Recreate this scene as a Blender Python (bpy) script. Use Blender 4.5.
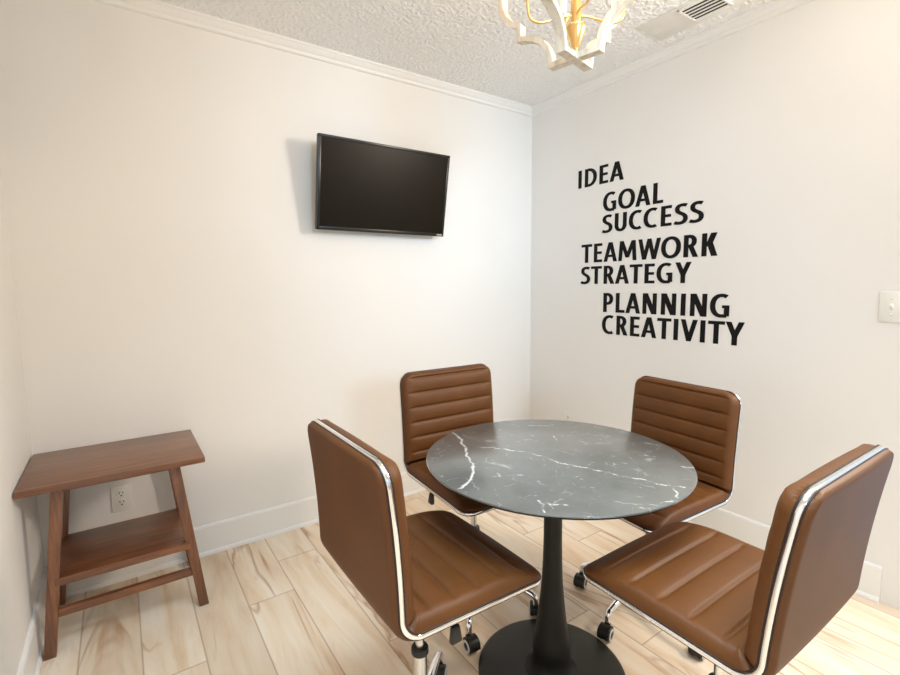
import bpy, bmesh, math, random
from mathutils import Vector, Matrix
import numpy as np

# ---------------------------------------------------------------- clear
for o in list(bpy.data.objects):
    bpy.data.objects.remove(o, do_unlink=True)
sc = bpy.context.scene
col = sc.collection
PI = math.pi

# ---------------------------------------------------------------- camera
FPX, YAW, PIT, ROL = 475.82, 0.963521, -0.109396, -0.010977
CAM = Vector((-2.35497, -2.40046, 1.244936))
fw = Vector((math.cos(PIT)*math.cos(YAW), math.cos(PIT)*math.sin(YAW), math.sin(PIT)))
rt = Vector((math.sin(YAW), -math.cos(YAW), 0)); up = rt.cross(fw)
rt2 = math.cos(ROL)*rt + math.sin(ROL)*up
up2 = -math.sin(ROL)*rt + math.cos(ROL)*up
cd = bpy.data.cameras.new('camera'); cam = bpy.data.objects.new('camera', cd); col.objects.link(cam)
cd.sensor_width = 36; cd.lens = FPX*36/900; cd.clip_start = .02
cam.matrix_world = Matrix(((rt2.x, up2.x, -fw.x, CAM.x), (rt2.y, up2.y, -fw.y, CAM.y), (rt2.z, up2.z, -fw.z, CAM.z), (0, 0, 0, 1)))
sc.camera = cam

# ---------------------------------------------------------------- view, world, window light
sc.view_settings.view_transform = 'Standard'
sc.view_settings.look = 'None'
sc.view_settings.gamma = 1
sc.view_settings.use_curve_mapping = False
sc.view_settings.exposure = 0.15
w = bpy.data.worlds.new('world'); sc.world = w; w.use_nodes = True
w.node_tree.nodes['Background'].inputs[0].default_value = (.75, .87, 1, 1)
w.node_tree.nodes['Background'].inputs[1].default_value = 1.0
BULB = 46.0
WIN_E = 31.0
BEAM_E = 6.0
CEIL_E = 24.0
WIN_C, BEAM_C, CEIL_C, BULB_C = (1, .88, .74), (.50, .75, 1), (.68, .86, 1), (1, .7, .42)

def area(name, loc, target, sx, sy, energy, color, spread=PI):
    ld = bpy.data.lights.new(name, 'AREA'); ld.shape = 'RECTANGLE'; ld.size = sx; ld.size_y = sy
    ld.energy = energy; ld.color = color; ld.spread = spread
    o = bpy.data.objects.new(name, ld); col.objects.link(o); o.location = loc
    d = Vector(target)-Vector(loc); o.rotation_euler = d.to_track_quat('-Z', 'Y').to_euler()
    return o
# daylight from the wide opening in the right wall, just outside the frame
area('opening_daylight', (.05, -2.56, 2.0), (-2.5, -.9, 1.2), .40, .42, WIN_E, WIN_C)
# window behind the photographer: a cool beam that reaches the far corner
area('window_daylight', (-2.0, -4.56, 1.85), (-.32, 0, 1.55), .6, .5, BEAM_E, BEAM_C, math.radians(44))
# added fill light under the ceiling, out of view, to brighten the floor
area('added_ceiling_fill', (-1.7, -2.2, 2.385), (-1.7, -2.2, 0), 1.0, 1.0, CEIL_E, CEIL_C, math.radians(115))

# ---------------------------------------------------------------- materials
def lin(r, g, b):
    f = lambda c: (c/255/12.92) if c/255 <= .04045 else ((c/255+.055)/1.055)**2.4
    return (f(r), f(g), f(b), 1)
class NT:
    def __init__(s, name):
        s.m = bpy.data.materials.new(name); s.m.use_nodes = True; s.t = s.m.node_tree
        s.b = s.t.nodes['Principled BSDF']
    def n(s, t, **k):
        x = s.t.nodes.new(t)
        for a, v in k.items():
            setattr(x, a, v)
        return x
    def l(s, a, b): s.t.links.new(a, b)
    def math(s, op, a, b=None, c=None):
        x = s.n('ShaderNodeMath', operation=op)
        for i, v in enumerate((a, b, c)):
            if v is None: continue
            if isinstance(v, (int, float)): x.inputs[i].default_value = v
            else: s.l(v, x.inputs[i])
        return x.outputs[0]
    def vm(s, op, a, b=None):
        x = s.n('ShaderNodeVectorMath', operation=op)
        for i, v in enumerate((a, b)):
            if v is None: continue
            if isinstance(v, (tuple, list)): x.inputs[i].default_value = v
            else: s.l(v, x.inputs[i])
        return x
    def ramp(s, fac, stops, interp='LINEAR'):
        x = s.n('ShaderNodeValToRGB'); x.color_ramp.interpolation = interp
        e = x.color_ramp.elements
        while len(e) < len(stops): e.new(.5)
        for i, (p, c) in enumerate(stops):
            e[i].position = p; e[i].color = c if len(c) == 4 else (*c, 1)
        s.l(fac, x.inputs[0]); return x.outputs[0]
    def mix(s, fac, a, b, mode='MIX'):
        x = s.n('ShaderNodeMix', data_type='RGBA', blend_type=mode)
        for sock, v in ((x.inputs[0], fac), (x.inputs[6], a), (x.inputs[7], b)):
            if isinstance(v, (int, float)): sock.default_value = v
            elif isinstance(v, (tuple, list)): sock.default_value = v
            else: s.l(v, sock)
        return x.outputs[2]
    def coord(s, which='Object'): return s.n('ShaderNodeTexCoord').outputs[which]
    def map(s, v, scale=(1, 1, 1), rot=(0, 0, 0), loc=(0, 0, 0)):
        x = s.n('ShaderNodeMapping'); s.l(v, x.inputs[0])
        x.inputs['Scale'].default_value = scale; x.inputs['Rotation'].default_value = rot; x.inputs['Location'].default_value = loc
        return x.outputs[0]
    def noise(s, v, scale, detail=3, rough=.5, dist=0):
        x = s.n('ShaderNodeTexNoise'); s.l(v, x.inputs['Vector'])
        x.inputs['Scale'].default_value = scale; x.inputs['Detail'].default_value = detail
        x.inputs['Roughness'].default_value = rough; x.inputs['Distortion'].default_value = dist
        return x
    def bump(s, h, strength, dist):
        x = s.n('ShaderNodeBump'); x.inputs['Strength'].default_value = strength; x.inputs['Distance'].default_value = dist
        s.l(h, x.inputs['Height']); s.l(x.outputs[0], s.b.inputs['Normal'])
    def set(s, color=None, rough=None, metal=None, spec=None):
        for k, v in (('Base Color', color), ('Roughness', rough), ('Metallic', metal), ('Specular IOR Level', spec)):
            if v is None: continue
            if isinstance(v, (int, float, tuple, list)): s.b.inputs[k].default_value = v
            else: s.l(v, s.b.inputs[k])
        return s

def plain(name, c, rough=.5, metal=0, spec=.5):
    return NT(name).set(c, rough, metal, spec).m

def mat_wall():
    t = NT('wall_paint'); c = t.coord()
    n = t.noise(c, 160, 3)
    n2 = t.noise(c, 1.2, 2)
    colr = t.ramp(n2.outputs[0], [(.3, lin(236, 232, 226)), (.7, lin(240, 236, 231))])
    t.set(colr, .55, 0, .3); t.bump(n.outputs[0], .12, .002); return t.m
def mat_ceiling():
    t = NT('textured_ceiling_paint'); c = t.coord()
    d = t.noise(c, 14, 2)
    v = t.vm('ADD', c, t.vm('SCALE', d.outputs['Color']).outputs[0])
    sc_ = v.inputs[1].links[0].from_node; sc_.inputs['Scale'].default_value = .05
    vo = t.n('ShaderNodeTexVoronoi', feature='SMOOTH_F1'); t.l(v.outputs[0], vo.inputs['Vector']); vo.inputs['Scale'].default_value = 58
    n = t.noise(c, 75, 4, .6)
    h = t.math('ADD', t.math('MULTIPLY', t.ramp(vo.outputs['Distance'], [(.15, (1, 1, 1)), (.55, (0, 0, 0))]), .7), t.math('MULTIPLY', n.outputs[0], .8))
    t.set(lin(248, 247, 245), .8, 0, .2); t.bump(h, .65, .010); return t.m
def mat_floor():
    t = NT('plank_floor'); c = t.coord()
    sx = t.n('ShaderNodeSeparateXYZ'); t.l(c, sx.inputs[0])
    W, L = .1775, 1.22
    X = t.math('DIVIDE', t.math('ADD', sx.outputs[0], 2.905), W)      # seams at -2.905 + k W
    row = t.math('FLOOR', X); fx = t.math('FRACT', X)
    # staggered end joints, row by row
    offs = [.30, .62, .41, .41, .0, .0, .35, .75, .2, .55, .9, .3, .65, .1, .45, .8, .25, .6]
    offs[1] = .75; offs[2] = .82; offs[3] = .72/L % 1; offs[4] = .88; offs[5] = .51/L % 1; offs[6] = .262/L % 1; offs[7] = 1.0/L % 1
    offs[8] = .55/L % 1; offs[9] = .85/L % 1; offs[10] = 1.3/L % 1; offs[11] = 1.525/L % 1; offs[12] = .75/L; offs[13] = .95/L
    N = len(offs)
    fac = t.math('DIVIDE', t.math('ADD', row, .5), 20.0)
    off = t.ramp(fac, [(i/20.0, (v, v, v, 1)) for i, v in enumerate(offs)], 'CONSTANT')
    Y = t.math('ADD', t.math('DIVIDE', sx.outputs[1], L), off)
    cl = t.math('FLOOR', Y); fy = t.math('FRACT', Y)
    cb = t.n('ShaderNodeCombineXYZ'); t.l(row, cb.inputs[0]); t.l(cl, cb.inputs[1])
    wn = t.n('ShaderNodeTexWhiteNoise', noise_dimensions='3D'); t.l(cb.outputs[0], wn.inputs['Vector'])
    # grain coordinates, shifted for every plank
    sh = t.vm('SCALE', wn.outputs['Color']); sh.inputs['Scale'].default_value = 40
    gv = t.vm('ADD', c, sh.outputs[0]).outputs[0]
    g1 = t.noise(t.map(gv, (1.0, .13, 1)), 9, 5, .6, .9)
    g2 = t.noise(t.map(gv, (1.0, .05, 1)), 70, 3, .6, .2)
    g3 = t.noise(t.map(gv, (1.0, .16, 1)), 5.5, 3, .5, 1.4)
    base = t.ramp(g1.outputs[0], [(.30, lin(226, 195, 160)), (.46, lin(243, 223, 197)), (.62, lin(251, 239, 221))])
    base = t.mix(t.math('MULTIPLY', g2.outputs[0], .35), base, lin(226, 196, 164), 'MIX')
    tone = t.ramp(wn.outputs['Value'], [(0, (.86, .83, .80)), (.5, (.97, .96, .95)), (1, (1.06, 1.07, 1.08))])
    base = t.mix(1, base, tone, 'MULTIPLY')
    # thin dark mineral streaks
    st = t.math('ABSOLUTE', t.math('SUBTRACT', g3.outputs[0], .5))
    stm = t.ramp(st, [(0, (1, 1, 1)), (.010, (.75, .75, .75)), (.034, (0, 0, 0))])
    pm = t.noise(t.map(gv, (1, .5, 1)), 3.2, 2)
    stm = t.math('MULTIPLY', stm, t.ramp(pm.outputs[0], [(.45, (0, 0, 0)), (.62, (.8, .8, .8))]))
    base = t.mix(stm, base, lin(178, 128, 84))
    # seams
    e = t.math('MINIMUM', t.math('MULTIPLY', t.math('MINIMUM', fx, t.math('SUBTRACT', 1, fx)), W), t.math('MULTIPLY', t.math('MINIMUM', fy, t.math('SUBTRACT', 1, fy)), L))
    seam = t.ramp(e, [(.0010, (1, 1, 1)), (.0026, (0, 0, 0))])
    base = t.mix(t.math('MULTIPLY', seam, .62), base, lin(150, 108, 74))
    t.set(base, .42, 0, .4)
    t.bump(t.math('ADD', t.math('MULTIPLY', seam, -1), t.math('MULTIPLY', g2.outputs[0], .2)), .3, .0015)
    return t.m
def mat_leather():
    t = NT('brown_leather'); c = t.coord()
    n = t.noise(c, 6, 3); v = t.n('ShaderNodeTexVoronoi'); t.l(c, v.inputs['Vector']); v.inputs['Scale'].default_value = 420
    n3 = t.noise(c, 300, 2)
    colr = t.ramp(n.outputs[0], [(.3, lin(86, 48, 15)), (.7, lin(98, 57, 20))])
    t.set(colr, .5, 0, .34); t.bump(t.math('ADD', v.outputs['Distance'], n3.outputs[0]), .16, .0012); return t.m
def mat_wood(name, scale, scale2):
    t = NT(name); c = t.coord()
    a = t.noise(t.map(c, scale), 1.6, 5, .6, .6)
    b = t.noise(t.map(c, scale2), 1.2, 3, .6)
    f = t.math('ADD', t.math('MULTIPLY', a.outputs[0], .65), t.math('MULTIPLY', b.outputs[0], .35))
    colr = t.ramp(f, [(.36, lin(74, 37, 14)), (.5, lin(104, 58, 28)), (.64, lin(134, 84, 47))])
    t.set(colr, .42, 0, .5); t.b.inputs['Coat Weight'].default_value = .9; t.b.inputs['Coat Roughness'].default_value = .40; t.b.inputs['Coat Tint'].default_value = (1, .9, .78, 1); t.b.inputs['Coat IOR'].default_value = 1.6
    t.bump(f, .15, .001); return t.m
VEINS = [
 (.0030, [(-0.116, 0.371), (-0.137, 0.302), (-0.176, 0.22), (-0.22, 0.152), (-0.243, 0.089), (-0.282, 0.036), (-0.316, 0.005), (-0.38, -0.026)]),
 (.0016, [(-0.14, 0.2), (-0.089, 0.134), (-0.053, 0.074), (-0.035, 0.015), (-0.038, -0.045), (-0.006, -0.123)]),
 (.0022, [(-0.006, -0.123), (0.013, -0.17), (0.027, -0.217), (0.056, -0.274), (0.057, -0.303), (0.091, -0.361)]),
 (.0022, [(-0.265, -0.191), (-0.269, -0.211), (-0.29, -0.245)]),
 (.0018, [(-0.257, -0.224), (-0.227, -0.253)]),
 (.0024, [(0.323, -0.101), (0.342, -0.145)]), (.0022, [(0.219, -0.162), (0.228, -0.192)]),
 (.0016, [(0.068, -0.346), (0.025, -0.378)]), (.0016, [(-0.022, -0.38), (0.015, -0.395)]),
 (.0018, [(-0.222, -0.034), (-0.184, -0.056)]), (.0020, [(0.156, 0.274), (0.213, 0.22)]),
 (.0014, [(0.145, 0.14), (0.112, 0.093)]), (.0016, [(0.227, -0.286), (0.252, -0.313)]),
]
def mat_marble():
    t = NT('black_marble'); c = t.coord()
    wob = t.noise(c, 26, 4, .65); wv = t.vm('SUBTRACT', wob.outputs['Color'], (.5, .5, .5))
    ws = t.vm('SCALE', wv.outputs[0]); ws.inputs['Scale'].default_value = .030
    pz = t.vm('MULTIPLY', t.vm('ADD', c, ws.outputs[0]).outputs[0], (1, 1, 0)).outputs[0]
    dmin, dthin = None, None
    for wd, pts in VEINS:
        for (ax, ay), (bx, by) in zip(pts, pts[1:]):
            ba = (bx-ax, by-ay, 0); bb = ba[0]**2+ba[1]**2
            pa = t.vm('SUBTRACT', pz, (ax, ay, 0)).outputs[0]
            h = t.n('ShaderNodeMath', operation='DIVIDE', use_clamp=True)
            t.l(t.vm('DOT_PRODUCT', pa, ba).outputs['Value'], h.inputs[0]); h.inputs[1].default_value = bb
            s = t.vm('SCALE', t.vm('ADD', ba, (0, 0, 0)).outputs[0]); t.l(h.outputs[0], s.inputs['Scale'])
            d = t.vm('LENGTH', t.vm('SUBTRACT', pa, s.outputs[0]).outputs[0]).outputs['Value']
            if wd == .0030:
                d = t.math('SUBTRACT', d, wd*.4); dmin = d if dmin is None else t.math('MINIMUM', dmin, d)
            else:
                d = t.math('SUBTRACT', d, wd*.2); dthin = d if dthin is None else t.math('MINIMUM', dthin, d)
    main = t.ramp(dmin, [(0, (1, 1, 1)), (.0018, (0, 0, 0))])
    brk = t.noise(c, 38, 2)
    main = t.math('MULTIPLY', main, t.ramp(brk.outputs[0], [(.33, (.3, .3, .3)), (.5, (1, 1, 1))]))
    thin = t.ramp(dthin, [(0, (1, 1, 1)), (.0014, (0, 0, 0))])
    thin = t.math('MULTIPLY', thin, t.ramp(brk.outputs[0], [(.42, (.12, .12, .12)), (.58, (1, 1, 1))]))
    main = t.math('MAXIMUM', main, thin)
    # faint broken net of hairline veins
    def net(scale, width, lo, hi, amt, amp):
        w2 = t.noise(c, scale*1.3, 3, .6)
        w3 = t.vm('SCALE', t.vm('SUBTRACT', w2.outputs['Color'], (.5, .5, .5)).outputs[0]); w3.inputs['Scale'].default_value = amp
        vv = t.vm('MULTIPLY', t.vm('ADD', c, w3.outputs[0]).outputs[0], (1, 1, 0)).outputs[0]
        vo = t.n('ShaderNodeTexVoronoi', feature='DISTANCE_TO_EDGE'); t.l(vv, vo.inputs['Vector']); vo.inputs['Scale'].default_value = scale
        a = t.ramp(vo.outputs['Distance'], [(0, (1, 1, 1)), (width, (0, 0, 0))])
        k = t.noise(c, scale*1.7, 3, .6)
        return t.math('MULTIPLY', t.math('MULTIPLY', a, t.ramp(k.outputs[0], [(lo, (0, 0, 0)), (hi, (1, 1, 1))])), amt)
    n1 = net(7, .018, .52, .64, .38, .12); n2 = net(17, .035, .56, .68, .55, .05)
    v = t.math('MAXIMUM', main, t.math('MAXIMUM', n1, n2))
    cloud = t.noise(c, 9, 4, .6)
    base = t.ramp(cloud.outputs[0], [(.3, lin(74, 76, 73)), (.7, lin(94, 96, 92))])
    colr = t.mix(v, base, lin(215, 212, 205))
    t.set(colr, .34, 0, .8); t.b.inputs['Coat Weight'].default_value = 1; t.b.inputs['Coat Roughness'].default_value = .24; t.b.inputs['Coat IOR'].default_value = 1.75; return t.m

M = dict(
    wall=mat_wall(), ceiling=mat_ceiling(), floor=mat_floor(), leather=mat_leather(), wood=mat_wood('dark_walnut_wood', (2.2, 26, 26), (9, 160, 160)), leg_wood=mat_wood('dark_walnut_leg', (26, 26, 2.2), (160, 160, 9)), marble=mat_marble(),
    trim=plain('white_trim_paint', lin(240, 237, 232), .38), chrome=plain('chrome', (.86, .86, .87, 1), .09, 1), brushed=plain('brushed_steel', (.72, .71, .69, 1), .26, 1),
    black=plain('black_plastic', lin(22, 20, 19), .4), wheelring=plain('pale_ring_plastic', lin(205, 203, 200), .35),
    tblack=plain('black_satin_metal', lin(19, 18, 15), .5, 0, .3), tbase=plain('black_base_plate', lin(40, 39, 32), .45, 0, .4), edge=plain('black_table_edge', lin(20, 20, 19), .35),
    screen=plain('dark_glossy_screen', lin(26, 19, 9), .32, 0, .12), bezel=plain('black_bezel', lin(20, 19, 17), .3), logo=plain('pale_print', lin(210, 210, 205), .4),
    plate=plain('white_plastic_plate', lin(236, 233, 226), .35), slot=plain('dark_slot', lin(35, 28, 24), .6), vinyl=plain('black_vinyl', lin(15, 15, 16), .6, 0, .2),
    gold=plain('brushed_gold', (.83, .56, .23, 1), .3, 1), candle=plain('ivory_candle_sleeve', lin(245, 240, 228), .5), vent=plain('white_vent_enamel', lin(240, 237, 231), .5),
    piping=plain('dark_brown_piping', lin(38, 24, 15), .5), dark=plain('dark_duct', lin(38, 34, 30), .8), frame_white=None, bulb=None, cord=plain('white_cord', lin(210, 206, 196), .5))
t = NT('distressed_white_wood'); c = t.coord(); n = t.noise(t.map(c, (30, 30, 6)), 2, 4, .6)
t.set(t.ramp(n.outputs[0], [(.3, lin(192, 178, 157)), (.55, lin(222, 211, 193))]), .55); M['frame_white'] = t.m
t = NT('lit_bulb'); t.set((1, .9, .75, 1), .4); t.b.inputs['Emission Color'].default_value = (*BULB_C, 1); t.b.inputs['Emission Strength'].default_value = BULB; M['bulb'] = t.m

# ---------------------------------------------------------------- helpers
def link(name, me, m=None, parent=None, loc=None, rot=None):
    o = bpy.data.objects.new(name, me); col.objects.link(o)
    if m is not None and me is not None: me.materials.append(m)
    if parent is not None: o.parent = parent
    if loc is not None: o.location = loc
    if rot is not None: o.rotation_euler = rot
    return o
def obj(name, bm, m, parent=None, smooth=False, loc=None, rot=None, angle=None):
    bmesh.ops.recalc_face_normals(bm, faces=bm.faces)
    me = bpy.data.meshes.new(name); bm.to_mesh(me); bm.free()
    if smooth:
        me.polygons.foreach_set('use_smooth', [True]*len(me.polygons))
        if angle: me.set_sharp_from_angle(angle=math.radians(angle))
    return link(name, me, m, parent, loc, rot)
def tag(o, label, cat, group=None):
    o['label'] = label; o['category'] = cat
    if group: o['group'] = group
    return o
def thing(name, label, cat, loc, rz=0, group=None):
    return tag(link(name, None, None, None, loc, (0, 0, rz)), label, cat, group)
def struct(name, bm, m, **k):
    o = obj(name, bm, m, **k); o['kind'] = 'structure'; return o
def box(bm, x0, x1, y0, y1, z0, z1, bev=0, seg=2, mat=None):
    b2 = bmesh.new()
    vs = [b2.verts.new((x, y, z)) for x in (x0, x1) for y in (y0, y1) for z in (z0, z1)]
    for f in ((0, 1, 3, 2), (4, 6, 7, 5), (0, 4, 5, 1), (2, 3, 7, 6), (0, 2, 6, 4), (1, 5, 7, 3)): b2.faces.new([vs[i] for i in f])
    if bev: bmesh.ops.bevel(b2, geom=list(b2.edges), offset=bev, segments=seg, affect='EDGES', profile=.5)
    if mat is not None: bmesh.ops.transform(b2, matrix=mat, verts=b2.verts)
    me = bpy.data.meshes.new('t'); b2.to_mesh(me); b2.free(); bm.from_mesh(me); bpy.data.meshes.remove(me)
    return bm
def B(*a, **k): return box(bmesh.new(), *a, **k)
def hexa(bm, bot, top, bev=0):
    """bot/top: four corner points each, same order"""
    b2 = bmesh.new(); vs = [b2.verts.new(p) for p in list(bot)+list(top)]
    for f in ((3, 2, 1, 0), (4, 5, 6, 7), (0, 1, 5, 4), (1, 2, 6, 5), (2, 3, 7, 6), (3, 0, 4, 7)): b2.faces.new([vs[i] for i in f])
    if bev: bmesh.ops.bevel(b2, geom=list(b2.edges), offset=bev, segments=2, affect='EDGES', profile=.5)
    me = bpy.data.meshes.new('t'); b2.to_mesh(me); b2.free(); bm.from_mesh(me); bpy.data.meshes.remove(me); return bm
def lathe(bm, prof, n=48, mat=None):
    rings = []
    M4 = mat or Matrix()
    for r, z in prof:
        if r < 1e-6: rings.append([bm.verts.new(M4 @ Vector((0, 0, z)))])
        else: rings.append([bm.verts.new(M4 @ Vector((r*math.cos(2*PI*i/n), r*math.sin(2*PI*i/n), z))) for i in range(n)])
    for a, b in zip(rings, rings[1:]):
        for i in range(n):
            j = (i+1) % n
            if len(a) == 1 and len(b) == 1: continue
            if len(a) == 1: bm.faces.new((a[0], b[j], b[i]))
            elif len(b) == 1: bm.faces.new((a[i], a[j], b[0]))
            else: bm.faces.new((a[i], a[j], b[j], b[i]))
    return bm
def tube(bm, pts, rad, n=12, cap=True, flat=1.0):
    pts = [Vector(p) for p in pts]; rings = []; prev = None
    for i, p in enumerate(pts):
        d = (pts[min(i+1, len(pts)-1)]-pts[max(i-1, 0)]).normalized()
        if prev is None:
            a = d.orthogonal().normalized() if abs(d.z) > .99 else d.cross(Vector((0, 0, 1))).normalized()
        else: a = (prev-d*prev.dot(d)).normalized()
        prev = a; b = d.cross(a)
        r = rad[i] if isinstance(rad, (list, tuple)) else rad
        rings.append([bm.verts.new(p+a*r*math.cos(2*PI*k/n)+b*r*flat*math.sin(2*PI*k/n)) for k in range(n)])
    for A, C in zip(rings, rings[1:]):
        for k in range(n): bm.faces.new((A[k], A[(k+1) % n], C[(k+1) % n], C[k]))
    if cap: bm.faces.new(rings[0][::-1]); bm.faces.new(rings[-1])
    return bm
def smooth_pts(pts, it=3):
    pts = [Vector(p) for p in pts]
    for _ in range(it):
        q = [pts[0]]
        for a, b in zip(pts, pts[1:]): q += [a*.75+b*.25, a*.25+b*.75]
        pts = q+[pts[-1]]
    return pts
def extrude_profile(bm, prof, a, b):
    """prof: list of (out, z) points; swept straight from a to b (xy), 'out' to the left of the direction"""
    a = Vector(a); b = Vector(b); d = (b-a).normalized(); n = Vector((-d.y, d.x))
    R = [[bm.verts.new((p.x+n.x*o, p.y+n.y*o, z)) for o, z in prof] for p in (a, b)]
    k = len(prof)
    for i in range(k): bm.faces.new((R[0][i], R[0][(i+1) % k], R[1][(i+1) % k], R[1][i]))
    bm.faces.new(R[0][::-1]); bm.faces.new(R[1]); return bm

# ---------------------------------------------------------------- room shell
XL, YF, HC = -2.671, -4.6, 2.405
struct('floor', B(XL-.12, .12, YF-.12, .12, -.1, 0), M['floor'])
struct('ceiling', B(XL-.12, .12, YF-.12, .12, HC, HC+.1), M['ceiling'])
struct('wall_back', B(XL-.12, .12, 0, .12, 0, HC), M['wall'])
bm = bmesh.new(); box(bm, 0, .12, -2.12, 0, 0, HC); box(bm, 0, .12, YF-.12, -3.12, 0, HC); box(bm, 0, .12, -3.12, -2.12, 2.25, HC)
struct('wall_right', bm, M['wall'])
struct('wall_left', B(XL-.12, XL, YF-.12, 0, 0, HC), M['wall'])
bm = bmesh.new(); WX0, WX1, WZ0, WZ1 = -2.3, -.4, .8, 2.2
box(bm, XL, WX0, YF-.12, YF, 0, HC); box(bm, WX1, 0, YF-.12, YF, 0, HC); box(bm, WX0, WX1, YF-.12, YF, 0, WZ0); box(bm, WX0, WX1, YF-.12, YF, WZ1, HC)
struct('wall_front', bm, M['wall'])
bm = bmesh.new()
for x in (WX0, (WX0+WX1)/2-.025, WX1-.05): box(bm, x, x+.05, YF-.09, YF-.05, WZ0, WZ1)
box(bm, WX0, WX1, YF-.09, YF-.05, WZ0, WZ0+.05); box(bm, WX0, WX1, YF-.09, YF-.05, WZ1-.05, WZ1)
struct('window_1', bm, M['trim'])
BH = .1438
base_prof = [(0, 0), (.021, 0), (.021, .008), (.017, .016), (.0125, .019), (.0125, BH-.012), (.010, BH-.004), (.004, BH), (0, BH)]
struct('baseboard_back', extrude_profile(bmesh.new(), base_prof, (0, 0), (XL, 0)), M['trim'])
struct('baseboard_right', extrude_profile(bmesh.new(), base_prof, (0, -1.93), (0, 0)), M['trim'])
struct('baseboard_left', extrude_profile(bmesh.new(), base_prof, (XL, 0), (XL, YF)), M['trim'])
cz = HC
crown = [(0, cz), (.036, cz), (.036, cz-.010), (.031, cz-.013), (.026, cz-.020), (.018, cz-.029), (.012, cz-.033), (.012, cz-.046), (.008, cz-.050), (0, cz-.052)]
struct('trim_1', extrude_profile(bmesh.new(), crown, (0, 0), (XL, 0)), M['trim'])
struct('trim_2', extrude_profile(bmesh.new(), crown, (0, YF), (0, 0)), M['trim'])
struct('trim_3', extrude_profile(bmesh.new(), crown, (XL, 0), (XL, YF)), M['trim'])

# ---------------------------------------------------------------- round table
TX, TY = -1.29, -1.42
tb = thing('pedestal_table', 'round black marble-look pedestal table in the middle of the four chairs', 'table', (TX, TY, 0))
R = .392
lathe_prof = [(0, .712), (R-.012, .712), (R-.002, .7165), (R, .719), (R-.0012, .7222), (R-.003, .7230), (0, .7230)]
obj('tabletop', lathe(bmesh.new(), lathe_prof, 128), M['marble'], tb, True, angle=40)
und = [(0, .700), (R-.05, .700), (R-.008, .7105), (R-.008, .7122), (0, .7122)]
obj('top_edge', lathe(bmesh.new(), und, 128), M['edge'], tb, True, angle=40)
stem = [(0, .013), (.085, .013), (.078, .018), (.068, .028), (.061, .045), (.058, .060), (.0585, .072), (.0600, .085), (.0595, .100), (.0555, .125), (.0500, .155), (.0440, .20), (.0375, .26), (.0325, .32), (.0300, .38), (.0285, .45), (.0280, .52), (.0290, .58), (.0310, .63), (.0345, .67), (.040, .690), (.060, .700), (0, .700)]
obj('stem', lathe(bmesh.new(), stem, 64), M['tblack'], tb, True, angle=60)
disc = [(0, 0), (.232, 0), (.2345, .003), (.233, .007), (.225, .010), (.15, .0125), (.09, .0135), (0, .014)]
obj('base', lathe(bmesh.new(), disc, 96), M['tbase'], tb, True, angle=50)

# ---------------------------------------------------------------- office chairs
SW, SD, SH, BL, RB = .430, .409, .524, .377, .051
def make_path():
    ds = .002; P = []; x, z = .247, SH-.020
    Lseat = SD-RB*.94; Larc = RB*(PI/2); Lb = BL-RB*.94
    L = Lseat+Larc+Lb; n = int(L/ds); ds = L/n
    for i in range(n+1):
        s = i*ds
        if s < Lseat:
            a = PI-.034-(.16*(1-s/.08) if s < .08 else 0)
        elif s < Lseat+Larc: a = PI-.034-(PI/2-.054)*(s-Lseat)/Larc
        else:
            u = (s-Lseat-Larc)/Lb
            a = PI/2+.02+.12*u
        P.append((s, x, z, a)); x += math.cos(a)*ds; z += math.sin(a)*ds
    return P, L, Lseat, Larc
PATH, PL, PLS, PLA = make_path()
PA = np.array(PATH)
def path(s):
    x = np.interp(s, PA[:, 0], PA[:, 1]); z = np.interp(s, PA[:, 0], PA[:, 2]); a = np.interp(s, PA[:, 0], PA[:, 3])
    return x, z, math.cos(a-PI/2), math.sin(a-PI/2)
CR = .046
def halfw(s, inset=0.0):
    hw = SW/2; d = min(s, PL-s)
    if d < CR: hw -= CR-math.sqrt(max(0, CR*CR-(CR-d)**2))
    return hw-inset
def spread(n, k=1.0):
    """0..1 with denser samples at both ends"""
    o = []
    for i in range(n+1):
        u = i/n; o.append(.5-.5*math.cos(PI*u) if k == 1 else u)
    return o
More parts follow.
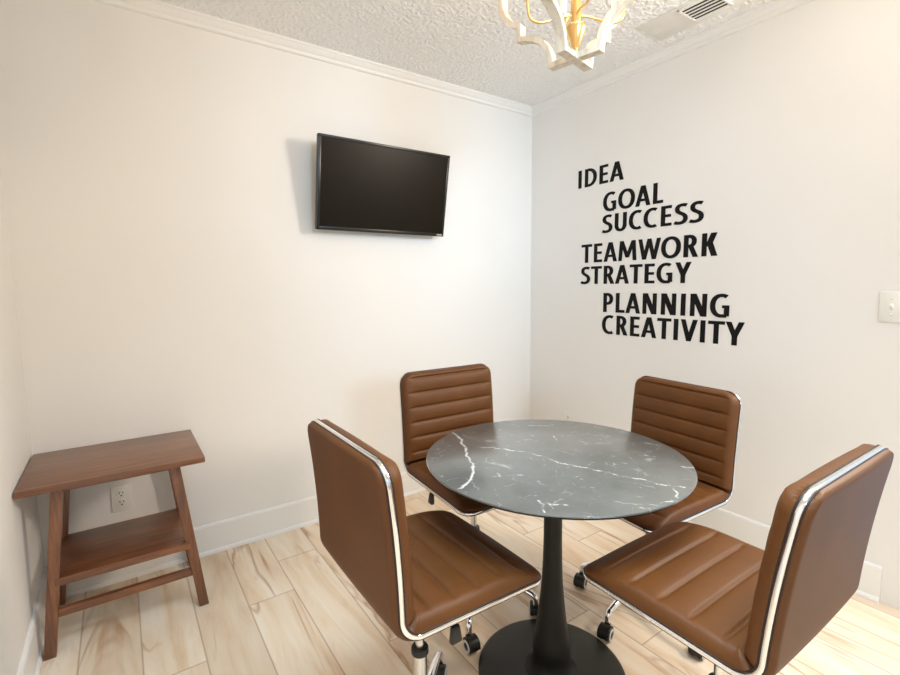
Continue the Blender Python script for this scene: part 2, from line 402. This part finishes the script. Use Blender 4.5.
def pad(s0, s1, T, side, base, rnd, ribs=None, crownh=0.0, Tfun=None, inset=0.002, nu=110, nv=44, extra=()):
    us = sorted(set([round(s0+(s1-s0)*u, 5) for u in ([i/nu for i in range(nu+1)]+[.02*k/8 for k in range(9)]+[1-.02*k/8 for k in range(9)]+[.06*k/8 for k in range(9)]+[1-.06*k/8 for k in range(9)])]))
    vs = [-1+2*(.5-.5*math.cos(PI*i/nv)) for i in range(nv+1)]
    bm = bmesh.new(); top = []; bot = []
    for s in us:
        x, z, nx, nz = path(s); hw = halfw(s, inset); rt_, rb_ = [], []
        for v in vs:
            y = v*hw
            d = min(hw-abs(y), s-s0, s1-s)
            a, b = hw-abs(y), min(s-s0, s1-s)
            if a < rnd and b < rnd: d = rnd-math.hypot(rnd-a, rnd-b)
            d = max(0, d)
            e = math.sqrt(max(0, 1-(1-min(d/rnd, 1))**2))
            th = T if Tfun is None else Tfun(s)
            h = th*e
            h += crownh*(1-v*v)*e
            if ribs:
                r0, sp, n, dep = ribs
                k = (s-r0)/sp
                if -1.0 < k < n:
                    q = abs(k-round(k))*sp
                    if -.2 < round(k) < n-.5:
                        fade = min(1, max(0, (a-.012)/.04))
                        h -= dep*(math.exp(-(q/.0045)**2)+.55*math.exp(-(q/.016)**2))*fade
            h = max(h, .0002)
            rt_.append(bm.verts.new((x+nx*side*(base+h), y, z+nz*side*(base+h))))
            rb_.append(bm.verts.new((x+nx*side*base, y, z+nz*side*base)))
        top.append(rt_); bot.append(rb_)
    nU, nV = len(us), len(vs)
    for i in range(nU-1):
        for j in range(nV-1):
            bm.faces.new((top[i][j], top[i+1][j], top[i+1][j+1], top[i][j+1]))
            bm.faces.new((bot[i][j], bot[i][j+1], bot[i+1][j+1], bot[i+1][j]))
    for i in range(nU-1):
        bm.faces.new((top[i][0], bot[i][0], bot[i+1][0], top[i+1][0])); bm.faces.new((top[i][-1], top[i+1][-1], bot[i+1][-1], bot[i][-1]))
    for j in range(nV-1):
        bm.faces.new((top[0][j], top[0][j+1], bot[0][j+1], bot[0][j])); bm.faces.new((top[-1][j], bot[-1][j], bot[-1][j+1], top[-1][j+1]))
    bmesh.ops.remove_doubles(bm, verts=bm.verts, dist=.00012)
    return bm
def band(sect):
    bm = bmesh.new(); loop = []
    n = 130
    for i in range(n+1):
        s = PL*i/n
        if CR < s < PL-CR: loop.append((s, SW/2))
    def corner(cs, cy, a0, a1): return [(cs+CR*math.cos(a0+(a1-a0)*k/10), cy+CR*math.sin(a0+(a1-a0)*k/10)) for k in range(11)]
    hw = SW/2
    right = [q for q in loop]
    L = corner(CR, hw-CR, PI, PI/2)+right+corner(PL-CR, hw-CR, PI/2, 0)
    L += [(PL, hw-CR-(2*hw-2*CR)*k/14) for k in range(1, 14)]
    L += corner(PL-CR, -hw+CR, 0, -PI/2)+[(s, -y) for s, y in reversed(right)]+corner(CR, -hw+CR, -PI/2, -PI)
    L += [(0, -hw+CR+(2*hw-2*CR)*k/14) for k in range(1, 14)]
    m = len(L); pos, nor = [], []
    for s, y in L:
        x, z, nx, nz = path(min(max(s, 0), PL)); pos.append(Vector((x, y, z))); nor.append(Vector((nx, 0, nz)))
    cx = sect
    rings = []
    for i in range(m):
        t_ = (pos[(i+1) % m]-pos[i-1]).normalized(); o = nor[i].cross(t_).normalized()
        if o.dot(pos[i]-Vector((path(PL*.5)[0], 0, path(PL*.5)[1]))) < 0 and False: o = -o
        s, y = L[i]
        # outward test in the unrolled plane
        s2, y2 = L[(i+1) % m]; s1, y1 = L[i-1]
        rings.append((pos[i], nor[i], o))
    # make every 'o' point outwards: pick sign from the first straight side
    sign = 1 if rings[20][2].y*L[20][1] > 0 else -1
    R_ = [[bm.verts.new(p+n_*a+o*sign*b) for a, b in cx] for p, n_, o in rings]
    k = len(cx)
    for i in range(m):
        A, C = R_[i], R_[(i+1) % m]
        for j in range(k): bm.faces.new((A[j], A[(j+1) % k], C[(j+1) % k], C[j]))
    return bm

def leg_bm(r):
    pts = smooth_pts([(.016, 0, .112), (.07, 0, .118), (.15, 0, .112), (.21, 0, .100), (r-.004, 0, .086), (r, 0, .070), (r, 0, .056)], 3)
    return tube(bmesh.new(), pts, [.0135-.002*min(1, max(0, (p.x-.05)/.2)) for p in pts], 14)
def wheel_bm(y, hub=False):
    mt = Matrix.Translation((0, y, .025)) @ Matrix.Rotation(-PI/2 if y > 0 else PI/2, 4, 'X')
    return lathe(bmesh.new(), [(0, -.008), (.022, -.008), (.0245, -.0055), (.025, 0), (.0245, .005), (.021, .0085), (0, .0085)], 28, mt)
def ring_bm(y):
    mt = Matrix.Translation((0, y, .025)) @ Matrix.Rotation(-PI/2 if y > 0 else PI/2, 4, 'X')
    return lathe(bmesh.new(), [(.0135, .0075), (.0135, .0100), (.0150, .0110), (.0195, .0106), (.0212, .0090), (.0212, .0075), (.0135, .0075)], 28, mt)
def hood_bm():
    bm = bmesh.new()
    # curved cover over the upper half of the two wheels
    prof = []
    n = 14
    for y in (-.0185, .0185):
        ring = []
        for i in range(n+1):
            a = PI*(-.08)+PI*1.08*i/n
            ring.append(bm.verts.new((.0285*math.cos(a), y, .025+.0285*math.sin(a))))
        ring2 = [bm.verts.new((.0262*math.cos(PI*-.08+PI*1.08*i/n), y, .025+.0262*math.sin(PI*-.08+PI*1.08*i/n))) for i in range(n+1)]
        prof.append((ring, ring2))
    (a, a2), (b, b2) = prof
    for i in range(n):
        bm.faces.new((a[i], a[i+1], b[i+1], b[i])); bm.faces.new((a2[i], b2[i], b2[i+1], a2[i+1]))
        bm.faces.new((a[i], a2[i], a2[i+1], a[i+1])); bm.faces.new((b[i], b[i+1], b2[i+1], b2[i]))
    bm.faces.new((a[0], b[0], b2[0], a2[0])); bm.faces.new((a[n], a2[n], b2[n], b[n]))
    box(bm, -.024, .010, -.004, .004, .014, .052, .001)
    lathe(bm, [(0, .044), (.0105, .044), (.0105, .062), (.008, .066), (0, .066)], 16, Matrix.Translation((-.018, 0, 0)))
    return bm

def make_chair():
    t = link('office_chair', None)
    seam = PLS+PLA*.62
    ft = lambda q: .006+.024*math.sin(min(1, q/.15)*PI/2)
    obj('seat', pad(.0, seam, .036, 1, .008, .022, (seam-.070, -.069, 5, .006), .004, ft, 0), M['leather'], t, True)
    obj('backrest', pad(seam, PL, .028, 1, .008, .022, (seam+.055, .0565, 6, .0060), .004, None, 0), M['leather'], t, True)
    def tf(s):
        u = min(1, max(0, (s-PLS+.02)/.10)); return .004+.008*u*u*(3-2*u)
    obj('back_panel', pad(0, PL, .018, -1, .006, .012, None, .003, tf, .002), M['leather'], t, True)
    obj('edge_trim', band([(-.005, -.003), (-.005, .0010), (-.0036, .0024), (.0036, .0024), (.005, .0010), (.005, -.003)]), M['chrome'], t, True, angle=50)
    obj('piping', band([(.0048, -.004), (.0048, .0006), (.0058, .0018), (.0074, .0018), (.0086, .0006), (.0086, -.004)]), M['piping'], t, True, angle=50)
    obj('piping', band([(-.0076, -.005), (-.0076, -.0004), (-.0070, .0006), (-.0058, .0006), (-.0048, -.0004), (-.0048, -.005)]), M['piping'], t, True, angle=50)
    bm = B(-.09, .09, -.075, .075, SH-.040, SH-.0125, .004); lathe(bm, [(0, SH-.07), (.024, SH-.07), (.034, SH-.034), (0, SH-.034)], 24)
    obj('tilt_mechanism', bm, M['black'], t, True, angle=40)
    lv = obj('height_lever', tube(bmesh.new(), smooth_pts([(.02, -.07, SH-.026), (.010, -.13, SH-.030), (-.006, -.165, SH-.040), (-.012, -.182, SH-.052)], 2), .005, 10), M['chrome'], t, True)
    hexb = hexa(bmesh.new(), [(-.030, -.176, SH-.082), (.004, -.176, SH-.082), (.004, -.190, SH-.086), (-.030, -.190, SH-.086)], [(-.024, -.174, SH-.044), (-.002, -.174, SH-.044), (-.002, -.186, SH-.044), (-.024, -.186, SH-.044)], .0055)
    obj('paddle', hexb, M['black'], lv, True, angle=60)
    gl = obj('gas_lift', lathe(bmesh.new(), [(0, .29), (.0115, .29), (.0115, SH-.05), (0, SH-.05)], 24), M['brushed'], t, True, angle=40)
    obj('collar', lathe(bmesh.new(), [(.0125, .302), (.0215, .302), (.0230, .298), (.0230, .288), (.0215, .284), (.0125, .284), (.0125, .302)], 28), M['black'], gl, True, angle=40)
    obj('sleeve', lathe(bmesh.new(), [(0, .10), (.0200, .10), (.0185, .287), (0, .287)], 28), M['brushed'], gl, True, angle=40)
    obj('hub', lathe(bmesh.new(), [(0, .088), (.026, .088), (.032, .094), (.033, .118), (.028, .132), (.020, .138), (0, .138)], 32), M['chrome'], t, True, angle=50)
    lm, cm, wm, rm = leg_bm(.25), hood_bm(), [wheel_bm(.0135), wheel_bm(-.0135)], [ring_bm(.0135), ring_bm(-.0135)]
    L0 = obj('leg', lm, M['chrome'], t, True, angle=60)
    C0 = obj('caster', cm, M['black'], t, True, angle=40)
    for i in (0, 1):
        obj('wheel', wm[i], M['black'], C0, True, angle=40); obj('hub_ring', rm[i], M['wheelring'], C0, True, angle=40)
    return t, L0, C0
chair0, LEG0, CAS0 = make_chair()
BODY = [c for c in chair0.children if c not in (LEG0, CAS0)]
def cp(o, parent):
    c = o.copy(); c.parent = parent; col.objects.link(c); return c
def place_chair(i, B0, th, u, label, phi, trails, dz, tilt=0.0):
    g = 'brown ribbed office chairs around the round table'
    x, y = B0[0]+u*math.cos(th), B0[1]+u*math.sin(th)
    t = chair0 if i == 0 else chair0.copy()
    if i: col.objects.link(t)
    t.location = (x, y, 0); t.rotation_euler = (0, 0, th); tag(t, label, 'chair', g)
    if i:
        for c in BODY:
            n = cp(c, t)
            for q in c.children: cp(q, n)
    for c in t.children:                       # the gas lift sets every seat to its own height
        if c.type == 'MESH' and c.name.startswith('gas_lift'): c.location.z = dz
        elif c.type == 'MESH' and not c.name.startswith(('leg', 'caster', 'hub')):
            # seat height and, about the tilt axis, the lean of this chair
            zc = SH-.03; c.location = (-zc*math.sin(tilt), 0, dz+zc-zc*math.cos(tilt)); c.rotation_euler = (0, tilt, 0)
    for k in range(5):
        a = phi-th+k*2*PI/5
        l = LEG0 if (i == 0 and k == 0) else cp(LEG0, t)
        l.rotation_euler = (0, 0, a)
        if i == 0 and k == 0: c = CAS0
        else:
            c = CAS0.copy(); c.parent = t; col.objects.link(c)
            for q in CAS0.children: cp(q, c)
        tr = trails[k]-th                      # direction in which the wheels trail behind the stem
        c.location = (.25*math.cos(a)+.018*math.cos(tr), .25*math.sin(a)+.018*math.sin(tr), 0); c.rotation_euler = (0, 0, tr)
d = math.radians
CH = [
 ((-1.931, -1.406), d(0.0), .16, 'brown ribbed office chair left of the round table, its back panel to the camera', d(45), [d(225), d(140), d(200), d(330), d(300)], .005),
 ((-1.273, -.839), d(268.1), .16, 'brown ribbed office chair facing the camera, under the wall-mounted television', d(228), [d(266), d(50), d(100), d(160), d(220)], .006),
 ((-.620, -1.429), d(174.7), .145, 'brown ribbed office chair below the wall words, right behind the round table', d(111), [d(200), d(195), d(190), d(60), d(130)], -.044),
 ((-1.261, -2.075), d(89.2), .16, 'brown ribbed office chair at front right, its back panel turned to the right edge', d(57), [d(20), d(180), d(200), d(280), d(330)], .014, -.05),
]
for i, a in enumerate(CH): place_chair(i, *a)

# ---------------------------------------------------------------- side table in the left corner
st = thing('side_table', 'dark walnut side table with a lower shelf in the left corner', 'side table', (-2.396, -.228, 0))
ox, oy = 2.396, .228
X0, X1, Y0, Y1, TZ = -2.666+ox, -2.128+ox, -.452+oy, -.023+oy, .615
obj('tabletop', B(X0, X1, Y0, Y1, TZ-.022, TZ, .003), M['wood'], st, True, angle=40)
zt = TZ-.0215
LW = .034
def leg_pts(xb, xt, yb): return ([(xb, yb, 0), (xb+LW, yb, 0), (xb+LW, yb+LW, 0), (xb, yb+LW, 0)], [(xt, yb, zt), (xt+LW, yb, zt), (xt+LW, yb+LW, zt), (xt, yb+LW, zt)])
XLb, XLt, XRb, XRt = -2.647+ox, -2.583+ox, -2.177+ox, -2.243+ox
for yb in (-.402+oy, -.070+oy):
    for xb, xt in ((XLb, XLt), (XRb, XRt)):
        obj('leg', hexa(bmesh.new(), *leg_pts(xb, xt, yb), bev=.002), M['leg_wood'], st, True, angle=40)
lx = lambda z: XLb+(XLt-XLb)*z/zt
rx = lambda z: XRb+(XRt-XRb)*z/zt
obj('shelf', B(lx(.262)+.022, rx(.262)+.012, -.404+oy, -.050+oy, .248, .276, .002), M['wood'], st, True, angle=40)
obj('stretcher', B(lx(.15)+.02, rx(.15)+.014, -.396+oy, -.374+oy, .134, .162, .002), M['wood'], st, True, angle=40)
bm = bmesh.new(); box(bm, lx(.56)+.02, rx(.56)+.014, -.397+oy, -.375+oy, zt-.022, zt+.001, .0015)
obj('apron', bm, M['wood'], st, True, angle=40)
bm = bmesh.new(); box(bm, lx(.56)+.02, rx(.56)+.014, -.066+oy, -.044+oy, zt-.022, zt+.001, .0015)
obj('apron', bm, M['wood'], st, True, angle=40)

# ---------------------------------------------------------------- television
tv = thing('television', 'black flat television tilted forward on the left wall', 'television', (-1.160, -.125, 1.7405))
tilt = math.atan2(.080, .435)
TW, TH = .745, .440
hd = link('tilting_body', None, None, tv)
def tvpart(name, bm, m, par, **k):
    bmesh.ops.transform(bm, matrix=Matrix.Rotation(tilt, 4, 'X'), verts=bm.verts); return obj(name, bm, m, par, **k)
bpy.data.objects.remove(hd)
body = bmesh.new(); box(body, -TW/2, TW/2, .004, .030, -TH/2, TH/2, .003); box(body, -.25, .25, .028, .052, -.15, .12, .008)
tvpart('housing', body, M['bezel'], tv, smooth=True, angle=40)
bz = bmesh.new(); b_ = .013
box(bz, -TW/2, TW/2, -.002, .006, TH/2-b_, TH/2, .001); box(bz, -TW/2, TW/2, -.002, .006, -TH/2, -TH/2+b_+.004, .001)
box(bz, -TW/2, -TW/2+b_, -.002, .006, -TH/2, TH/2, .001); box(bz, TW/2-b_, TW/2, -.002, .006, -TH/2, TH/2, .001)
tvpart('bezel', bz, M['bezel'], tv, smooth=True, angle=40)
tvpart('screen', B(-TW/2+b_-.001, TW/2-b_+.001, .0015, .005, -TH/2+b_, TH/2-b_+.001), M['screen'], tv)
lg = bmesh.new()
for k in range(5): box(lg, TW/2-.046+k*.007, TW/2-.041+k*.007, -.0028, -.0018, -TH/2+.006, -TH/2+.0125)
tvpart('logo', lg, M['logo'], tv)
mt = bmesh.new(); box(mt, -.11, .11, .113, .125, -.11, .11, .002); box(mt, -.03, .03, .045, .115, -.02, .02, .002)
obj('wall_mount', mt, M['black'], tv, smooth=True, angle=40)

# ---------------------------------------------------------------- wall words
TS = .180
def para(x0, x1, w=TS, y0=0.0, y1=1.0): return [(x0, y0), (x0+w, y0), (x1+w, y1), (x1, y1)]
def rc(x0, x1, y0, y1): return [(x0, y0), (x1, y0), (x1, y1), (x0, y1)]
def ribbon(pts, w, wy=None):
    """closed outline quads along a centre line; returns a list of quads"""
    wy = wy or w; L, R_ = [], []
    for i, p in enumerate(pts):
        a, b = pts[max(i-1, 0)], pts[min(i+1, len(pts)-1)]
        dx, dy = b[0]-a[0], b[1]-a[1]; l = math.hypot(dx, dy); nx, ny = -dy/l, dx/l
        ww = math.hypot(w*nx, wy*ny)/2
        L.append((p[0]+nx*ww, p[1]+ny*ww)); R_.append((p[0]-nx*ww, p[1]-ny*ww))
    return [[R_[i], R_[i+1], L[i+1], L[i]] for i in range(len(pts)-1)]
def arc(cx, cy, rx, ry, a0, a1, n=26, e=.92):
    o = []
    for i in range(n+1):
        a = math.radians(a0+(a1-a0)*i/n); c_, s_ = math.cos(a), math.sin(a)
        o.append((cx+rx*math.copysign(abs(c_)**e, c_), cy+ry*math.copysign(abs(s_)**e, s_)))
    return o
def bez(P, n=14):
    o = []
    for k in range(0, len(P)-3, 3):
        p0, p1, p2, p3 = P[k:k+4]
        for i in range(n+(k+3 >= len(P)-1)):
            t_ = i/n; u = 1-t_
            o.append(tuple(u**3*p0[q]+3*u*u*t_*p1[q]+3*u*t_*t_*p2[q]+t_**3*p3[q] for q in (0, 1)))
    return o
H_ = .145                                      # thickness of horizontal strokes
def glyph(ch):
    """(advance, [polygons]) for one capital, cap height 1"""
    S = TS
    if ch == 'I': return .33, [rc(.08, .08+S, 0, 1)]
    if ch == 'L': return .53, [rc(.08, .08+S, 0, 1), rc(.08, .51, 0, H_)]
    if ch == 'E': return .57, [rc(.08, .08+S, 0, 1), rc(.08, .52, 0, H_), rc(.08, .49, .435, .435+H_*.95), rc(.08, .51, 1-H_, 1)]
    if ch == 'T': return .58, [rc(.29-S/2, .29+S/2, 0, 1), rc(.0, .58, 1-H_, 1)]
    if ch == 'A': return .67, [para(.0, .235), para(.67-S, .435-S), rc(.15, .52, .23, .23+H_*.9), rc(.235, .435, .93, 1)]
    if ch == 'V': return .64, [para(.235, .0), para(.405-S, .64-S), rc(.235, .405, 0, .06)]
    if ch == 'Y': return .62, [para(.225, .0, S*1.05, .36, 1), para(.395-S*1.05, .62-S*1.05, S*1.05, .36, 1), rc(.31-S/2, .31+S/2, 0, .46)]
    if ch == 'N': return .76, [rc(.08, .08+S*.95, 0, 1), rc(.68-S*.95, .68, 0, 1), para(.68-S*1.2, .08, S*1.2)]
    if ch == 'M': return .93, [para(.04, .10, S*.95), para(.89-S*.95, .83-S*.95, S*.95), para(.385, .10, S, .16, 1), para(.545-S, .83-S, S, .16, 1)]
    if ch == 'W': return .97, [para(.19, .0, S*.95), para(.19, .40, S*.95), para(.78-S*.95, .57-S*.95, S*.95), para(.78-S*.95, .97-S*.95, S*.95)]
    if ch == 'K': return .64, [rc(.08, .08+S, 0, 1), para(.20, .60-S*1.15, S*1.2, .42, 1), para(.64-S*1.2, .25, S*1.2, 0, .58)]
    if ch == 'P': return .60, [rc(.08, .08+S, 0, 1), rc(.08, .30, 1-H_, 1), rc(.08, .30, .38, .38+H_)]+ribbon(arc(.28, .69, .20, .2375, -90, 90), S, H_)
    if ch == 'R': return .64, [rc(.08, .08+S, 0, 1), rc(.08, .30, 1-H_, 1), rc(.08, .30, .42, .42+H_), para(.63-S*1.1, .25, S*1.1, 0, .47)]+ribbon(arc(.28, .71, .19, .2175, -90, 90), S, H_)
    if ch == 'D': return .74, [rc(.08, .08+S, 0, 1), rc(.08, .30, 1-H_, 1), rc(.08, .30, 0, H_)]+ribbon(arc(.28, .5, .34, .4275, -90, 90), S, H_)
    if ch == 'O': return .78, ribbon(arc(.39, .5, .30, .435, 0, 360, 56), S, H_)
    if ch == 'C': return .64, ribbon(arc(.40, .5, .30, .435, 62, 298, 44), S, H_)
    if ch == 'G': return .74, ribbon(arc(.40, .5, .30, .435, 58, 285, 44), S, H_)+[rc(.66-S*.95, .66, .06, .52), rc(.42, .66, .40, .52), rc(.47, .66-S*.5, .0, H_*.95)]
    if ch == 'U': return .72, [rc(.075, .075+S, .36, 1), rc(.645-S, .645, .36, 1)]+ribbon(arc(.36, .37, .2, .2975, 180, 360), S, H_)
    if ch == 'S': return .56, ribbon(bez([(.485, .885), (.40, .95), (.13, .97), (.13, .74), (.13, .50), (.46, .55), (.46, .28), (.46, .03), (.17, .03), (.05, .115)]), S*.98, H_)
def word_decal(txt, y0, y1, z0, z1, where):
    root = thing('wall_lettering', 'black vinyl lettering %s on the right wall, %s' % (txt, where), 'wall lettering', (-.0004, (y0+y1)/2, (z0+z1)/2), 0, 'black vinyl words on the right wall')
    x, G = 0, []
    for ch in txt:
        adv, pol = glyph(ch); G.append([[(px+x, py) for px, py in q] for q in pol]); x += adv+.022
    xs = [p[0] for g in G for q in g for p in q]; a, b = min(xs), max(xs)
    yc, zc = (y0+y1)/2, (z0+z1)/2
    for g in G:
        bm = bmesh.new()
        for k_, q in enumerate(g):
            e_ = .00004*k_
            P_ = [(y0+(px-a)/(b-a)*(y1-y0)-yc, z0+py*(z1-z0)-zc) for px, py in q]
            f0 = [bm.verts.new((-e_*.2, py, pz)) for py, pz in P_]; f1 = [bm.verts.new((-.0012-e_, py, pz)) for py, pz in P_]
            n = len(P_); bm.faces.new(f0); bm.faces.new(f1[::-1])
            for i in range(n): bm.faces.new((f0[i], f1[i], f1[(i+1) % n], f0[(i+1) % n]))
        obj('letter', bm, M['vinyl'], root)
WORDS = [('IDEA', -.402, -.721, 1.820, 1.925, 'topmost word'), ('GOAL', -.588, -.961, 1.658, 1.765, 'second word from the top'), ('SUCCESS', -.582, -1.175, 1.537, 1.640, 'third word from the top'),
         ('TEAMWORK', -.436, -1.248, 1.371, 1.481, 'middle word'), ('STRATEGY', -.433, -1.125, 1.243, 1.348, 'third word from the bottom'), ('PLANNING', -.605, -1.315, 1.078, 1.190, 'second word from the bottom'), ('CREATIVITY', -.600, -1.386, .950, 1.060, 'lowest word')]
for a in WORDS: word_decal(*a)

# ---------------------------------------------------------------- outlets and switch
def outlet(loc, rz, label):
    r = thing('wall_outlet', label, 'electrical outlet', loc, rz)          # local: plate in xz, room side = -y
    obj('cover_plate', B(-.036, .036, -.006, 0, -.0575, .0575, .003), M['plate'], r, True, angle=40)
    for s in (1, -1):
        zc = s*.0195
        f = obj('receptacle', lathe(bmesh.new(), [(0, 0), (.0165, 0), (.0165, .0015), (.0155, .0025), (0, .0025)], 28, Matrix.Translation((0, -.0055, zc)) @ Matrix.Rotation(PI/2, 4, 'X')), M['plate'], r, True, angle=40)
        bm = bmesh.new()
        box(bm, -.0080, -.0052, -.0088, -.0075, zc+.000, zc+.0095); box(bm, .0052, .0080, -.0088, -.0075, zc+.001, zc+.0085)
        box(bm, -.003, .003, -.0088, -.0075, zc-.0105, zc-.0050, .001)
        obj('slots', bm, M['slot'], f)
    obj('screw', lathe(bmesh.new(), [(0, 0), (.003, 0), (.0025, .0012), (0, .0012)], 14, Matrix.Translation((0, -.0058, 0)) @ Matrix.Rotation(PI/2, 4, 'X')), M['plate'], r, True)
outlet((-2.402, 0, .360), 0, 'white duplex outlet on the wall behind the dark side table')
outlet((0, -.357, .362), -PI/2, 'white duplex outlet low on the right wall, mostly hidden behind the round tabletop')
sw = thing('light_switch', 'white toggle light switch on the right wall at the right edge of the photo', 'light switch', (0, -1.888, 1.147), -PI/2)
obj('cover_plate', B(-.037, .037, -.006, 0, -.0575, .0575, .003), M['plate'], sw, True, angle=40)
obj('toggle', hexa(bmesh.new(), [(-.005, -.005, -.012), (.005, -.005, -.012), (.005, -.005, .012), (-.005, -.005, .012)], [(-.004, -.017, .004), (.004, -.017, .004), (.004, -.013, .012), (-.004, -.013, .012)], .001), M['plate'], sw, True, angle=40)
for s in (1, -1): obj('screw', lathe(bmesh.new(), [(0, 0), (.003, 0), (.0025, .0012), (0, .0012)], 14, Matrix.Translation((0, -.0058, s*.030)) @ Matrix.Rotation(PI/2, 4, 'X')), M['brushed'], sw, True)

# ---------------------------------------------------------------- ceiling vent
vt = thing('ceiling_vent', 'white ceiling vent with dark slots beside the right wall', 'vent', (-.225, -1.26, HC))
obj('flange', B(-.097, .097, -.262, .262, -.005, 0, .002), M['vent'], vt, True, angle=40)
obj('duct_opening', B(-.072, .050, -.070, .070, -.0065, -.0045), M['dark'], vt)
for k in range(6):
    x = -.072+.122*k/5
    m4 = Matrix.Translation((x, 0, -.009))
    obj('slat', box(bmesh.new(), -.0045, .0045, -.072, .072, -.001, .001, mat=m4), M['vent'], vt)
fr = bmesh.new()
box(fr, -.084, -.076, -.078, .078, -.012, -.004); box(fr, .054, .062, -.078, .078, -.012, -.004); box(fr, -.084, .062, -.080, -.072, -.012, -.004); box(fr, -.084, .062, .072, .080, -.012, -.004)
obj('grille_frame', fr, M['vent'], vt)

# ---------------------------------------------------------------- chandelier
CX, CY, CZ, CS = -1.246, -1.440, 1.87, .886
cha = thing('chandelier', 'white wooden quatrefoil chandelier with gold candle arms above the round table', 'chandelier', (CX, CY, HC), d(12))
half = [(0, 0), (.090, 0), (.094, .03), (.103, .058), (.122, .084), (.152, .104), (.185, .117), (.218, .124), (.218, .168), (.248, .186), (.276, .214), (.292, .248), (.297, .285)]
def hoop(rot):
    H_ = .285
    pr = half+[(r, 2*H_-z) for r, z in reversed(half[:-1])]
    full = pr+[(-r, z) for r, z in reversed(pr[1:-1])]
    # densify curved runs
    P = [Vector((r*CS, z*CS)) for r, z in full]
    n = len(P); bm = bmesh.new(); wt, th = .0135, .0075
    norm = []
    for i in range(n):
        a, b = (P[i]-P[i-1]).normalized(), (P[(i+1) % n]-P[i]).normalized()
        n1, n2 = Vector((a.y, -a.x)), Vector((b.y, -b.x)); m = (n1+n2).normalized(); norm.append(m/max(.45, m.dot(n1)))
    rings = []
    for p, m in zip(P, norm):
        o_, i_ = p+m*th*.0, p-m*th*2
        rings.append([bm.verts.new((o_.x, -wt, o_.y)), bm.verts.new((o_.x, wt, o_.y)), bm.verts.new((i_.x, wt, i_.y)), bm.verts.new((i_.x, -wt, i_.y))])
    for i in range(n):
        A, C = rings[i], rings[(i+1) % n]
        for k in range(4): bm.faces.new((A[k], A[(k+1) % 4], C[(k+1) % 4], C[k]))
    bmesh.ops.transform(bm, matrix=Matrix.Translation((0, 0, CZ-HC)) @ Matrix.Rotation(rot, 4, 'Z'), verts=bm.verts)
    return bm
obj('quatrefoil_hoop', hoop(0), M['frame_white'], cha, True, angle=28)
obj('quatrefoil_hoop', hoop(PI/2), M['frame_white'], cha, True, angle=28, loc=(0, 0, .0012))
zz = lambda z: CZ+z*CS-HC
obj('stem', lathe(bmesh.new(), [(0, zz(.07)), (.012, zz(.07)), (.0145, zz(.09)), (.0145, zz(.40)), (.008, zz(.42)), (.006, zz(.56)), (0, zz(.56))], 28), M['gold'], cha, True, angle=40)
obj('finial', lathe(bmesh.new(), [(0, zz(.020)), (.006, zz(.022)), (.007, zz(.040)), (.012, zz(.046)), (.0275, zz(.092)), (.0285, zz(.100)), (.0265, zz(.106)), (.016, zz(.112)), (0, zz(.112))], 28), M['gold'], cha, True, angle=35)
obj('canopy', lathe(bmesh.new(), [(0, zz(.55)), (.012, zz(.55)), (.012, -.03), (.05, -.022), (.062, -.006), (.062, 0), (0, 0)], 36), M['gold'], cha, True, angle=40)
for k in range(4):
    a = PI/4+k*PI/2; ca, sa = math.cos(a), math.sin(a); ar = .155*CS
    pts = smooth_pts([(.012, .150), (.04, .128), (.085, .112), (.125, .122), (.150, .150), (.155, .185)], 3) if False else None
    raw = [(.010, .135), (.040, .134), (.080, .122), (.115, .112), (.148, .124), (.155, .165), (.155, .195)]
    pts = smooth_pts([(r*CS*ca, r*CS*sa, zz(z)) for r, z in raw], 3)
    arm = obj('arm', tube(bmesh.new(), pts, .0036, 10), M['gold'], cha, True)
    mt = Matrix.Translation((ar*ca, ar*sa, 0))
    obj('cup', lathe(bmesh.new(), [(0, zz(.185)), (.008, zz(.185)), (.020, zz(.205)), (.022, zz(.215)), (.013, zz(.215)), (0, zz(.213))], 24, mt), M['gold'], arm, True, angle=40)
    obj('candle', lathe(bmesh.new(), [(0, zz(.213)), (.0105, zz(.213)), (.0105, zz(.315)), (0, zz(.315))], 20, mt), M['candle'], arm, True, angle=40)
    obj('bulb', lathe(bmesh.new(), [(0, zz(.316)), (.007, zz(.317)), (.014, zz(.340)), (.0155, zz(.355)), (.012, zz(.380)), (.005, zz(.402)), (0, zz(.410))], 20, mt), M['bulb'], arm, True)
